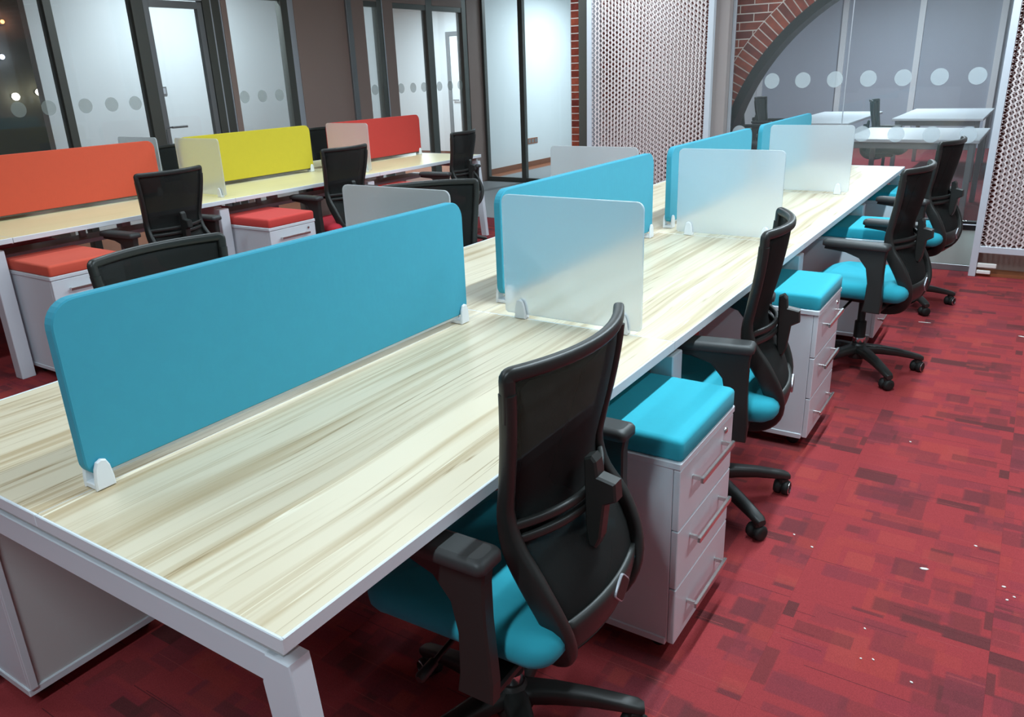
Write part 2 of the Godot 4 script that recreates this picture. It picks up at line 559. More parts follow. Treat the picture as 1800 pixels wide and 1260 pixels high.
func build_left_partition() -> void:
	var X := -5.25
	var p := thing("wall_left", "glass partition in dark metal frames with a row of round dots", "partition", Vector3.ZERO, 0.0, "", "structure")
	var post := func(z0: float, z1: float, m: Material, called: String, thick: float) -> void:
		bar(called, Vector3(X - thick, 0, z1), Vector3(X + thick * 0.6, 2.8, z0), m, p)
	# posts, from near to far
	post.call(-1.1, -1.2, M.steel_dark, "post", 0.05)
	post.call(-3.045, -3.11, M.steel_dark, "post", 0.05)
	post.call(-3.79, -3.90, M.steel_dark, "post", 0.05)
	post.call(-4.50, -4.58, M.steel_dark, "post", 0.06)
	post.call(-4.595, -4.68, M.steel_dark, "post", 0.05)
	post.call(-4.695, -4.76, M.wall_brown, "post", 0.07)
	post.call(-5.43, -5.52, M.steel_dark, "post", 0.05)
	post.call(-5.525, -5.60, M.silver, "post", 0.04)
	post.call(-5.60, -6.34, M.wall_brown, "brown_panel", 0.05)
	post.call(-6.34, -6.42, M.steel_grey, "post", 0.09)
	post.call(-6.42, -6.63, M.wall_brown, "brown_panel", 0.07)
	post.call(-6.86, -6.94, M.steel_dark, "post", 0.05)
	post.call(-6.955, -7.13, M.wall_brown, "post", 0.06)
	post.call(-7.755, -7.88, M.steel_dark, "post", 0.05)
	post.call(-8.50, -8.60, M.steel_dark, "post", 0.05)
	post.call(-8.60, -8.95, M.wall_brown, "brown_panel", 0.06)
	post.call(0.1, -1.1, M.wall_brown, "brown_panel", 0.06)
	# bright metal slits beside the door
	bar("slit_trim", Vector3(X + 0.02, 0.3, -4.594), Vector3(X + 0.034, 2.5, -4.581), M.silver, p, 0.001)
	bar("slit_trim", Vector3(X + 0.02, 0.3, -4.694), Vector3(X + 0.038, 2.5, -4.682), M.silver, p, 0.001)
	bar("slit_trim", Vector3(X + 0.02, 0.3, -6.954), Vector3(X + 0.034, 2.5, -6.942), M.silver, p, 0.001)
	# head and foot rails and panes
	for s in [[-1.2, -3.045], [-3.11, -3.79], [-4.76, -5.43], [-6.63, -6.86], [-7.13, -7.755], [-7.88, -8.50]]:
		var z0: float = s[0]
		var z1: float = s[1]
		bar("foot_rail", Vector3(X - 0.025, 0, z1), Vector3(X + 0.025, 0.09, z0), M.steel_dark, p)
		bar("head_rail", Vector3(X - 0.025, 2.215, z1), Vector3(X + 0.025, 2.275, z0), M.steel_dark, p)
		bar("header_panel", Vector3(X - 0.03, 2.275, z1), Vector3(X + 0.03, 2.8, z0), M.wall_brown, p)
		bar("pane", Vector3(X - 0.003, 0.09, z1), Vector3(X + 0.003, 2.215, z0), M.pane, p, 0.0002)
	bar("header_panel", Vector3(X - 0.03, 2.275, -4.50), Vector3(X + 0.03, 2.8, -3.90), M.wall_brown, p)
	var dm := disc(0.058, 0.0012)
	for z in [-1.55, -1.78, -2.01, -2.24, -2.468, -2.698, -2.929, -3.23, -3.459, -3.678, -4.85, -5.071, -5.293, -6.74, -7.212, -7.439, -7.652, -7.97, -8.2, -8.42]:
		part("dot", dm, M.dot_grey, p, Vector3(X + 0.0042, 1.323, z), Vector3(0, PI / 2, 0))
	# the glazed door
	var d := thing("door_1", "glazed door in a grey metal frame of the glass partition", "door", Vector3(X, 0, -4.2), 0.0, "", "structure")
	for s in [-1, 1]:
		bar("door_stile", Vector3(-0.025, 0.01, s * 0.27 - 0.027), Vector3(0.025, 2.16, s * 0.27 + 0.027), M.steel_grey, d)
	bar("door_rail", Vector3(-0.025, 2.10, -0.243), Vector3(0.025, 2.16, 0.243), M.steel_grey, d)
	bar("door_rail", Vector3(-0.025, 0.01, -0.243), Vector3(0.025, 0.12, 0.243), M.steel_grey, d)
	bar("door_head", Vector3(-0.03, 2.17, -0.30), Vector3(0.03, 2.275, 0.30), M.silver, d)
	bar("pane", Vector3(-0.003, 0.12, -0.243), Vector3(0.003, 2.10, 0.243), M.pane, d, 0.0002)
	var h := bar("door_handle", Vector3(0.06, 1.09, 0.09), Vector3(0.078, 1.11, 0.25), M.steel_grey, d, 0.004)
	part("handle_neck", lathe([[0.01, 0.0], [0.01, 0.05]], 10), M.chrome, h, Vector3(-0.003, 0, 0.065), Vector3(0, 0, PI / 2))
	part("lock_plate", box(Vector3(0.008, 0.13, 0.035), 0.003), M.steel_grey, d, Vector3(0.029, 1.02, 0.27))
	# back glazing across the passage
	var Z := -8.95
	var b := thing("wall_back", "tall glazing in dark frames closing off the white passage", "partition", Vector3.ZERO, 0.0, "", "structure")
	for s in [[-5.25, -5.18], [-4.62, -4.55], [-3.2, -3.12], [-2.26, -2.18]]:
		bar("post", Vector3(s[0], 0, Z - 0.035), Vector3(s[1], 2.8, Z + 0.035), M.steel_dark, b)
	for s in [[-5.18, -4.62], [-4.55, -3.2], [-3.12, -2.26]]:
		bar("foot_rail", Vector3(s[0], 0, Z - 0.025), Vector3(s[1], 0.06, Z + 0.025), M.steel_dark, b)
		bar("head_rail", Vector3(s[0], 2.5, Z - 0.025), Vector3(s[1], 2.8, Z + 0.025), M.steel_dark, b)
		bar("pane", Vector3(s[0], 0.06, Z - 0.003), Vector3(s[1], 2.5, Z + 0.003), M.pane, b, 0.0002)

func build_side_rooms() -> void:
	slab("wall_room", Vector3(-6.7, 0, -6.9), Vector3(-6.6, 2.8, -3.62), M.wall_white, "white wall of the glass room behind the orange and yellow screens", "wall")
	slab("wall_room", Vector3(-6.6, 0, -6.98), Vector3(-5.32, 2.8, -6.9), M.wall_white, "white end wall of the glass room beside the brown panels", "wall")
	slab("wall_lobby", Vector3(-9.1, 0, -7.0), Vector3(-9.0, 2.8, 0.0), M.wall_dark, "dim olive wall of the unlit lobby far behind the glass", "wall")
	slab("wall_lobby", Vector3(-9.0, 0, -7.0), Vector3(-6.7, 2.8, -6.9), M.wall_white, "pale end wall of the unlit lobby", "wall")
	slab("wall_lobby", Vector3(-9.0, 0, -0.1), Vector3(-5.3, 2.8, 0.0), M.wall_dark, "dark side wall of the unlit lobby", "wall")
	var sw := thing("light_switch", "small grey switch plate on the white wall behind the glazed door", "switch", Vector3(-6.596, 1.40, -4.886))
	bar("switch_plate", Vector3(-0.004, -0.045, -0.04), Vector3(0.006, 0.045, 0.04), M.steel_grey, sw)
	bar("switch_rocker", Vector3(0.006, -0.03, -0.022), Vector3(0.010, 0.03, 0.022), M.silver, sw)
	var n := 0
	for a in [[1.393, -4.50, Color(1, 0.98, 0.9), "round white wall lamp glowing in the dark lobby, above the first dot"], [1.433, -4.785, Color(1, 0.98, 0.9), "round white wall lamp glowing in the dark lobby, beside the white wall edge"], [1.837, -4.462, Color(0.8, 0.85, 1), "small bluish wall lamp glowing in the dark lobby"], [2.22, -4.562, Color(1, 0.6, 0.35), "small amber wall lamp glowing high in the dark lobby"]]:
		var e := StandardMaterial3D.new()
		e.albedo_color = a[2]
		e.emission_enabled = true
		e.emission = a[2]
		e.emission_energy_multiplier = 5.0
		var t := thing("wall_lamp", a[3], "lamp", Vector3(-9.0, a[0], a[1]), 0.0, "lamps of the dark lobby")
		part("lamp_base", lathe([[0.03, 0.0], [0.03, 0.02]], 12), M.steel_dark, t, Vector3.ZERO, Vector3(0, 0, -PI / 2))
		var r: float = [0.045, 0.04, 0.028, 0.022][n]
		part("lamp_globe", lathe([[0.3 * r, -0.95 * r], [0.75 * r, -0.66 * r], [r, 0.0], [0.75 * r, 0.66 * r], [0.3 * r, 0.95 * r]], 12), e, t, Vector3(0.02 + r, 0, 0))
		var l := OmniLight3D.new()
		l.name = "lamp_glow"
		l.light_energy = 0.02
		l.light_color = a[2]
		l.light_size = r
		l.shadow_enabled = true
		l.omni_range = 6.0
		l.omni_attenuation = 2.0
		l.position = Vector3(0.02 + r, 0, 0)
		t.add_child(l)
		n += 1
	# far white room seen through the panes beside the corner
	slab("wall_far_room", Vector3(-10.0, 0, -11.9), Vector3(-5.65, 2.8, -11.8), M.wall_white, "bright white wall of the far room, with a door", "wall")
	slab("wall_far_room", Vector3(-10.0, 0, -11.8), Vector3(-9.9, 2.8, -7.0), M.wall_white, "white outer side wall of the far room", "wall")
	slab("wall_far_room", Vector3(-9.9, 0, -7.12), Vector3(-5.31, 2.8, -7.0), M.wall_brown, "brown cross wall between the side rooms", "wall")
	slab("wall_passage", Vector3(-5.65, 0, -14.1), Vector3(-5.55, 2.8, -8.95), M.wall_white, "white passage wall behind the tall glazing", "wall")
	slab("wall_passage", Vector3(-5.55, 0, -14.1), Vector3(-3.3, 2.8, -14.0), M.wall_white, "white end wall of the passage", "wall")
	slab("trim_1", Vector3(-5.55, 0.0, -14.0), Vector3(-5.535, 0.08, -8.98), M.skirting, "brown skirting along the white passage wall", "skirting")
	slab("trim_2", Vector3(-9.9, 0.0, -11.8), Vector3(-7.98, 0.08, -11.785), M.skirting, "brown skirting along the far white room", "skirting")
	var so := thing("wall_socket", "brass coloured wall socket plate low on the white passage wall", "socket", Vector3(-5.548, 0.40, -10.72))
	bar("socket_plate", Vector3(-0.002, -0.045, -0.16), Vector3(0.006, 0.045, 0.16), M.terracotta, so)
	for k in 3:
		bar("socket_insert", Vector3(0.006, -0.03, -0.14 + k * 0.1), Vector3(0.009, 0.03, -0.07 + k * 0.1), M.steel_grey, so)
	var d := thing("door_2", "white door in a grey frame of the far white room", "door", Vector3(-7.52, 0, -11.79), 0.0, "", "structure")
	for s in [-1, 1]:
		bar("door_jamb", Vector3(s * 0.44 - 0.035, 0, -0.01), Vector3(s * 0.44 + 0.035, 2.12, 0.04), M.steel_grey, d)
	bar("door_head", Vector3(-0.475, 2.12, -0.01), Vector3(0.475, 2.19, 0.04), M.steel_grey, d)
	bar("door_leaf", Vector3(-0.40, 0.01, 0.0), Vector3(0.40, 2.115, 0.02), M.wall_white, d)
	bar("door_handle", Vector3(-0.36, 1.0, 0.05), Vector3(-0.22, 1.02, 0.065), M.chrome, d, 0.004)
	bar("handle_neck", Vector3(-0.35, 1.0, 0.02), Vector3(-0.33, 1.02, 0.05), M.chrome, d, 0.004)

# ---------------------------------------------------------------- brick wall with arch
const AC := Vector2(0.80, 0.54)
const R_IN := 1.565
const R_MID := 1.63
const R_OUT := 1.781

func build_brick_wall() -> void:
	var zf := -5.95
	var w := thing("wall_far", "red brick wall with pale joints and a wide round arch", "wall", Vector3.ZERO, 0.0, "", "structure")
	# mortar body with the arch cut out
	var poly := PackedVector2Array([Vector2(-2.18, 0), Vector2(AC.x - R_MID, 0)])
	for k in 33:
		var a := PI - PI * k / 32.0
		poly.append(AC + Vector2(cos(a), sin(a)) * R_MID)
	poly.append_array(PackedVector2Array([Vector2(AC.x + R_MID, 0), Vector2(3.2, 0), Vector2(3.2, 2.8), Vector2(-2.18, 2.8)]))
	part("mortar", prism(poly, 0.18), M.mortar, w, Vector3(0, 0, zf - 0.0875))
	# bricks: shown ones singly, those behind the mesh screens joined
	var bw := 0.205
	var bh := 0.052
	var px := 0.213
	var py := 0.0605
	var hidden := st_new()
	var n := 0
	var rng := RandomNumberGenerator.new()
	rng.seed = 9
	for row in 46:
		var y := 0.01 + row * py
		if y + bh > 2.79: break
		var k := 0
		var x := -2.18 - (0.0 if row % 2 == 0 else px * 0.5)
		while x < 3.2:
			var x0 := maxf(x, -2.18)
			var x1 := minf(x + bw, 3.195)
			x += px
			k += 1
			if x1 - x0 < 0.03: continue
			var pol := [PackedVector2Array([Vector2(x0, y), Vector2(x1, y), Vector2(x1, y + bh), Vector2(x0, y + bh)])]
			var near := 1e9
			var far := 0.0
			for q in pol[0]:
				var dd: float = q.distance_to(AC) if q.y > AC.y else absf(q.x - AC.x)
				near = minf(near, dd)
				far = maxf(far, dd)
			if far < R_OUT + 0.008: continue
			if near < R_OUT + 0.008:
				var cut := PackedVector2Array()
				for s in 49:
					var a := -0.25 + (PI + 0.5) * s / 48.0
					cut.append(AC + Vector2(cos(a), sin(a)) * (R_OUT + 0.008))
				cut.append(Vector2(AC.x - R_OUT - 0.008, -1))
				cut.append(Vector2(AC.x + R_OUT + 0.008, -1))
				pol = Geometry2D.clip_polygons(pol[0], cut)
			for pg in pol:
				if pg.size() < 3: continue
				var shown := x0 < -1.9 or (x0 > -0.95 and x0 < 0.7 and y > 1.0)
				if shown and n < 230:
					n += 1
					part("brick", prism(pg, 0.02), M.bricks[rng.randi_range(0, 3)], w, Vector3(0, 0, zf - 0.004))
				else:
					add_prism(hidden, pg, 0.02, 0.0, Transform3D(Basis(), Vector3(0, 0, zf - 0.004)))
	var hb := part("brick_field", done(hidden), M.bricks[1], w)
	hb.set_meta("kind", "stuff")
	# ring of bricks standing round the arch
	var nv := 92
	for k in nv:
		var a0 := PI * k / nv + 0.0028
		var a1 := PI * (k + 1) / nv - 0.0028
		var pv := PackedVector2Array()
		for a in [a0, a1]: pv.append(AC + Vector2(cos(a), sin(a)) * R_OUT)
		for a in [a1, a0]: pv.append(AC + Vector2(cos(a), sin(a)) * (R_MID + 0.001))
		part("arch_brick", prism(pv, 0.024), M.bricks[(k * 7 + k / 3) % 4], w, Vector3(0, 0, zf - 0.003))
	# black steel lining
	var ring := PackedVector2Array()
	ring.append(Vector2(AC.x - R_MID, 0.0))
	for k in 49: ring.append(AC + Vector2(cos(PI - PI * k / 48.0), sin(PI - PI * k / 48.0)) * R_MID)
	ring.append(Vector2(AC.x + R_MID, 0.0))
	ring.append(Vector2(AC.x + R_IN, 0.0))
	for k in 49: ring.append(AC + Vector2(cos(PI * k / 48.0), sin(PI * k / 48.0)) * R_IN)
	ring.append(Vector2(AC.x - R_IN, 0.0))
	var tr := MeshInstance3D.new()
	tr.name = "trim_3"
	tr.mesh = prism(ring, 0.20)
	tr.material_override = M.black_steel
	tr.position = Vector3(0, 0, zf - 0.09)
	add_child(tr)
	tag(tr, "black steel lining inside the brick arch", "arch lining", "", "structure")
	slab("trim_4", Vector3(-2.095, 0, -5.943), Vector3(-1.99, 2.8, -5.925), M.steel_dark, "dark metal post against the end of the brick wall", "post")
	slab("trim_5", Vector3(-1.985, 0, -5.943), Vector3(-1.90, 2.8, -5.91), M.pillar, "pale strip between the dark post and the mesh screen", "post")
	slab("trim_6", Vector3(-0.845, 0, -5.93), Vector3(-0.715, 2.8, -5.76), M.pillar, "grey brown pillar between the mesh screen and the arch", "pillar")

func build_arch_window() -> void:
	var z := -5.85
	var t := thing("window_1", "frameless glass front with two rows of round dots before the arch", "glazing", Vector3.ZERO, 0.0, "", "structure")
	bar("edge_channel", Vector3(-0.714, 0.0, z - 0.012), Vector3(-0.69, 2.8, z + 0.012), M.silver, t)
	bar("pane", Vector3(-0.69, 0.36, z - 0.005), Vector3(0.145, 2.8, z + 0.005), M.pane, t, 0.0003)
	bar("pane", Vector3(0.152, 0.36, z - 0.005), Vector3(1.13, 2.8, z + 0.005), M.pane, t, 0.0003)
	bar("joint_seal", Vector3(0.1455, 0.36, z - 0.004), Vector3(0.1515, 2.8, z + 0.004), M.silver, t, 0.0003)
	bar("kick_panel", Vector3(-0.69, 0.045, z - 0.02), Vector3(1.13, 0.30, z + 0.012), M.kick, t)
	bar("floor_channel", Vector3(-0.69, 0.0, z - 0.025), Vector3(1.13, 0.045, z + 0.018), M.steel_grey, t)
	bar("glazing_rail", Vector3(-0.69, 0.30, z - 0.03), Vector3(1.13, 0.36, z + 0.022), M.black_steel, t)
	bar("bead", Vector3(-0.69, 0.333, z + 0.022), Vector3(1.13, 0.341, z + 0.026), M.silver, t, 0.001)
	var dm := disc(0.056, 0.0012)
	for k in 8:
		if k > 0: part("dot", dm, M.dot, t, Vector3(-0.612 + k * 0.2275, 1.33, z + 0.0062))
		part("dot", dm, M.dot, t, Vector3(-0.612 + k * 0.2275, 0.948, z + 0.0062))

func mesh_sheet(w: float, h: float) -> ArrayMesh:
	var st := st_new()
	st.set_smooth_group(-1)
	var cw := 0.06
	var ch := 0.0375
	var nx := int(w / cw)
	var ny := int(h / ch)
	var hx := 0.0155
	var hy := 0.0108
	# each rhomb cell is a plate with a hexagonal hole, cut off at the sheet's edges by leaving whole cells out
	var hole := [Vector2(hx, 0), Vector2(hx * 0.45, hy), Vector2(-hx * 0.45, hy), Vector2(-hx, 0), Vector2(-hx * 0.45, -hy), Vector2(hx * 0.45, -hy)]
	var rim := [Vector2(cw / 2, 0), Vector2(cw * 0.225, ch * 0.275), Vector2(-cw * 0.225, ch * 0.275), Vector2(-cw / 2, 0), Vector2(-cw * 0.225, -ch * 0.275), Vector2(cw * 0.225, -ch * 0.275)]
	var d := 0.0015
	for j in ny * 2 - 1:
		for i in nx - (j % 2):
			var c := Vector2((i + 0.5 + (0.5 if j % 2 else 0.0)) * cw - nx * cw / 2, (j + 1) * ch / 2 - ny * ch / 2)
			for k in 6:
				var k2 := (k + 1) % 6
				# outer corners run to the rhomb's tips so that neighbours meet
				var o1: Vector2 = c + rhomb(rim[k], cw, ch)
				var o2: Vector2 = c + rhomb(rim[k2], cw, ch)
				var i1: Vector2 = c + hole[k]
				var i2: Vector2 = c + hole[k2]
				quad(st, Vector3(o1.x, o1.y, d), Vector3(o2.x, o2.y, d), Vector3(i2.x, i2.y, d), Vector3(i1.x, i1.y, d))
				quad(st, Vector3(i1.x, i1.y, -d), Vector3(i2.x, i2.y, -d), Vector3(o2.x, o2.y, -d), Vector3(o1.x, o1.y, -d))
				quad(st, Vector3(i1.x, i1.y, d), Vector3(i2.x, i2.y, d), Vector3(i2.x, i2.y, -d), Vector3(i1.x, i1.y, -d))
	return done(st)

func rhomb(p: Vector2, cw: float, ch: float) -> Vector2:   # push a rim corner out to the rhomb |x|/(cw/2) + |y|/(ch/2) = 1
	var s := absf(p.x) / (cw / 2) + absf(p.y) / (ch / 2)
	return p / s

func build_mesh_screens() -> void:
	var sheet := mesh_sheet(1.02, 2.55)
	for a in [[-1.36, "pink white expanded metal mesh screen before the brick wall, beside the pillar"], [1.666, "pink white expanded metal mesh screen standing right of the glass front"]]:
		var x: float = a[0]
		var t := thing("mesh_screen", a[1], "screen", Vector3(x, 0, -5.72), 0.0, "expanded metal screens")
		for s in [-1, 1]:
			bar("stile", Vector3(s * 0.52 - 0.022, 0, -0.03), Vector3(s * 0.52 + 0.022, 2.78, 0.012), M.frame_white, t)
		bar("rail", Vector3(-0.498, 0.17, -0.03), Vector3(0.498, 0.215, 0.012), M.frame_white, t)
		bar("rail", Vector3(-0.498, 2.735, -0.03), Vector3(0.498, 2.78, 0.012), M.frame_white, t)
		for k in 2:
			var m := part("mesh_sheet", sheet, M.mesh_metal, t, Vector3(0.0 if k == 0 else (-0.018 if x < 0 else 0.012), 1.475, -0.004 if k == 0 else -0.154))
			m.set_meta("kind", "stuff")
		for s in [-1, 1]:
			bar("spacer", Vector3(s * 0.52 - 0.02, 0.17, -0.165), Vector3(s * 0.52 + 0.02, 2.78, -0.03), M.frame_white, t)
		if x > 0:
			for k in 2:
				bar("foot_bracket", Vector3(-0.496, 0.02 + k * 0.045, -0.02), Vector3(-0.41 + k * 0.03, 0.045 + k * 0.05, 0.004), M.paper, t, 0.004)
	slab("trim_7", Vector3(1.14, 0.0, -5.95), Vector3(3.2, 0.16, -5.89), M.wall_brown, "brown grey skirting under the mesh screen", "skirting")
	slab("trim_8", Vector3(1.14, 0.0, -5.89), Vector3(3.2, 0.022, -5.75), M.terracotta, "terracotta strip on the floor below the mesh screen", "skirting")
	slab("wall_infill", Vector3(1.14, 0.16, -5.95), Vector3(3.2, 2.8, -5.90), M.bricks[3], "dark red wall behind the mesh screen", "wall")

func build_back_room() -> void:
	slab("wall_backroom", Vector3(-3.2, 0, -15.1), Vector3(3.2, 2.8, -15.0), M.wall_grey, "blue grey end wall of the room behind the arch", "wall")
	slab("wall_backroom", Vector3(-3.3, 0, -15.1), Vector3(-3.2, 2.8, -9.0), M.wall_white, "white side wall of the room behind the arch, far half", "wall")
	slab("wall_backroom", Vector3(-2.3, 0, -8.9), Vector3(-2.18, 2.8, -6.15), M.wall_white, "white side wall of the room behind the arch, near half", "wall")
	slab("wall_backroom", Vector3(-3.2, 0, -9.06), Vector3(-2.18, 2.8, -8.99), M.wall_white, "short white cross wall of the room behind the arch", "wall")
	var n := 9
	for x in [-3.15, -1.75, -0.55, 0.62]:
		slab("trim_%d" % n, Vector3(x - 0.045, 0, -15.0), Vector3(x + 0.045, 2.8, -14.94), M.clip, ["pale post in the corner of the grey end wall", "pale post on the grey end wall, second from the corner", "pale post on the grey end wall, third from the corner", "pale post on the grey end wall nearest the mesh screen"][n - 9], "post")
		n += 1
	for a in [[0.38, -8.45, 1.15, 1.45, "white table nearest the glass behind the arch"], [0.30, -11.75, 1.0, 2.2, "white table farther back behind the arch"], [-0.95, -11.0, 0.8, 2.4, "white table behind the far teal screen and the arch"]]:
		var t := thing("meeting_table", a[4], "table", Vector3(a[0], 0, a[1]), 0.0, "white tables behind the arch")
		part("table_top", box(Vector3(a[2], 0.03, a[3]), 0.004), M.white_edge, t, Vector3(0, 0.735, 0))
		for sx in [-1, 1]:
			for sz in [-1, 1]:
				part("leg", box(Vector3(0.05, 0.72, 0.05), 0.004), M.steel_grey, t, Vector3(sx * (a[2] * 0.5 - 0.06), 0.36, sz * (a[3] * 0.5 - 0.06)))
		part("apron", box(Vector3(a[2] - 0.16, 0.06, 0.03), 0.003), M.steel_grey, t, Vector3(0, 0.69, a[3] * 0.5 - 0.06))
		part("apron", box(Vector3(a[2] - 0.16, 0.06, 0.03), 0.003), M.steel_grey, t, Vector3(0, 0.69, -a[3] * 0.5 + 0.06))

# =====================================================================  benches
func top_slab(w: float, len_: float, flip_u: float, flip_v: float) -> ArrayMesh:
	var st := st_new()
	st.set_smooth_group(-1)
	var h := Vector3(w / 2, 0.0125, len_ / 2)
	var put := func(p: Vector3) -> void:
		st.set_uv(Vector2(p.x / 0.66 * flip_u, p.z / 1.43 * flip_v) + Vector2(0.5, 0.5))
		st.add_vertex(p)
	var q := func(a: Vector3, b: Vector3, c: Vector3, d: Vector3) -> void:
		for p in [a, c, b, a, d, c]: put.call(p)
	q.call(Vector3(-h.x, h.y, -h.z), Vector3(-h.x, h.y, h.z), Vector3(h.x, h.y, h.z), Vector3(h.x, h.y, -h.z))
	q.call(Vector3(-h.x, -h.y, h.z), Vector3(-h.x, -h.y, -h.z), Vector3(h.x, -h.y, -h.z), Vector3(h.x, -h.y, h.z))
	for s in [-1, 1]:
		var a := Vector3(-s * h.x, -h.y, s * h.z)
		var b := Vector3(s * h.x, -h.y, s * h.z)
		q.call(a, b, b + Vector3(0, 2 * h.y, 0), a + Vector3(0, 2 * h.y, 0))
		var c := Vector3(s * h.x, -h.y, s * h.z)
		var d := Vector3(s * h.x, -h.y, -s * h.z)
		q.call(c, d, d + Vector3(0, 2 * h.y, 0), c + Vector3(0, 2 * h.y, 0))
	return done(st)

func bench(called: String, at: Vector3, first: int, tops: Array, label: String) -> void:
	var t := thing(called, label, "desk", at)
	var eb := 0.006     # edge band
	var g := 0.0012
	var z_end := -4 * L
	var z_start := -first * L if first == 0 else 0.0
	for i in 4:
		for s in [-1, 1]:
			var z0 := -i * L - (eb if i == 0 else 0.003)
			var z1 := -(i + 1) * L + (eb if i == 3 else 0.003)
			var w := W - eb - 0.002
			part("table_top", top_slab(w, z0 - z1, 1.0 if i % 2 == 0 else -1.0, 1.0 if (i / 2 + (s + 1) / 2) % 2 == 0 else -1.0), tops[(i + (s + 1) / 2) % tops.size()], t, Vector3(s * (0.002 + w / 2), 0.7375, (z0 + z1) / 2))
			bar("edge_band", Vector3(s * W - eb if s > 0 else -W, 0.7245, -(i + 1) * L + g), Vector3(s * W if s > 0 else -W + eb, 0.7512, -i * L - g), M.white_edge, t, 0.0015)
	for s in [-1, 1]:
		bar("edge_band", Vector3(0.0006 if s > 0 else -W, 0.7245, -eb), Vector3(W if s > 0 else -0.0006, 0.7512, 0.0), M.white_edge, t, 0.0015)
		bar("edge_band", Vector3(0.0006 if s > 0 else -W, 0.7245, z_end), Vector3(W if s > 0 else -0.0006, 0.7512, z_end + eb), M.white_edge, t, 0.0015)
	# pale joints between the tops
	for i in 3:
		for s in [-1, 1]:
			bar("joint_strip", Vector3(0.004 if s > 0 else -W + 0.008, 0.72, -(i + 1) * L - 0.0028), Vector3(W - 0.008 if s > 0 else -0.004, 0.7497, -(i + 1) * L + 0.0028), M.white_edge, t, 0.0005)
	bar("joint_strip", Vector3(-0.0018, 0.72, z_end + 0.008), Vector3(0.0018, 0.7495, -0.008), M.ped_side, t, 0.0004)
	# frames: end frames with splayed legs
	for e in [-0.012, z_end + 0.047]:
		bar("end_beam", Vector3(-0.605, 0.640, e - 0.035), Vector3(0.605, 0.695, e), M.white, t, 0.002)
		for s in [-1, 1]:
			var pol := PackedVector2Array([Vector2(0.570, 0.640), Vector2(0.585, 0.695), Vector2(0.636, 0.695), Vector2(0.638, 0.68), Vector2(0.700, 0.0), Vector2(0.642, 0.0)])
			var pp := PackedVector2Array()
			for p in pol: pp.append(Vector2(p.x * s, p.y))
			part("leg", prism(pp, 0.04, 0.002), M.white, t, Vector3(0, 0, e - 0.0176))
		bar("spacer_rail", Vector3(-0.615, 0.695, e - 0.033), Vector3(0.615, 0.7246, e - 0.007), M.ped_side, t, 0.001)
	for i in 3:
		var zc := -(i + 1) * L - 0.075 if first == 0 else -(i + 1) * L + 0.078
		bar("cross_beam", Vector3(-0.55, 0.64, zc - 0.03), Vector3(0.55, 0.70, zc + 0.03), M.white, t, 0.002)
		for s in [-1, 1]:
			var cx: float = s * 0.59 if first == 0 else s * 0.58
			bar("leg", Vector3(cx - 0.035, 0, zc - 0.036), Vector3(cx + 0.035, 0.69, zc + 0.036), M.white, t, 0.003)
	for s in [-1, 1]:
		bar("side_beam", Vector3(s * 0.33 - 0.02, 0.68, z_end + 0.06), Vector3(s * 0.33 + 0.02, 0.7249, -0.06), M.white, t, 0.002)
	bar("cable_tray", Vector3(-0.10, 0.55, z_end + 0.1), Vector3(0.10, 0.575, -0.15), M.white, t, 0.002)
	for i in 4:
		bar("tray_hanger", Vector3(-0.012, 0.575, -i * L - 0.72), Vector3(0.012, 0.7249, -i * L - 0.68), M.white, t, 0.002)

func clip_mesh() -> ArrayMesh:
	if not M.has("clip_mesh"):
		var pol := PackedVector2Array([Vector2(-0.019, 0), Vector2(0.019, 0), Vector2(0.0188, 0.018), Vector2(0.0152, 0.043), Vector2(0.0095, 0.056), Vector2(0.0, 0.060), Vector2(-0.0095, 0.056), Vector2(-0.0152, 0.043), Vector2(-0.0188, 0.018)])
		M.clip_mesh = prism(pol, 0.009, 0.0025)
	return M.clip_mesh

func clip(parent: Node, at: Vector3, turn: float, gap: float) -> void:   # two tapering jaws on a foot, the sheet stands between them
	var base := part("clip", box(Vector3(0.036, 0.012, gap + 0.017), 0.002), M.clip, parent, at + Vector3(0, 0.0065, 0), Vector3(0, turn, 0))
	for s in [-1, 1]:
		part("jaw", clip_mesh(), M.clip, base, Vector3(0, -0.006, s * (gap / 2 + 0.005)))

func desk_screen(at: Vector3, m: Material, label: String, group: String, rail: Material) -> void:
	var t := thing("desk_screen", label, "desk screen", at + Vector3(0, 0.7505, -0.7), 0.0, group)
	part("panel", prism(rrect(1.2, 0.338, [0.03, 0.03, 0.05, 0.05], 7), 0.026, 0.0028), m, t, Vector3(0, 0.028 + 0.169, 0), Vector3(0, PI / 2, 0))
	bar("bottom_rail", Vector3(-0.008, 0.020, -0.565), Vector3(0.008, 0.030, 0.565), rail, t, 0.001)
	for s in [-1, 1]:
		clip(t, Vector3(0, 0, s * 0.575), PI / 2, 0.0282)

func divider(at: Vector3, side: int, label: String, group: String) -> void:
	var t := thing("divider", label, "divider", at + Vector3(0, 0.7505, 0), 0.0, group)
	part("sheet", prism(rrect(0.456, 0.362, [0.012, 0.012, 0.022, 0.022], 5), 0.008, 0.001), M.frost, t, Vector3(0, 0.013 + 0.181, 0))
	for s in [-1, 1]:
		clip(t, Vector3(s * 0.170, 0, 0), 0.0, 0.0086)

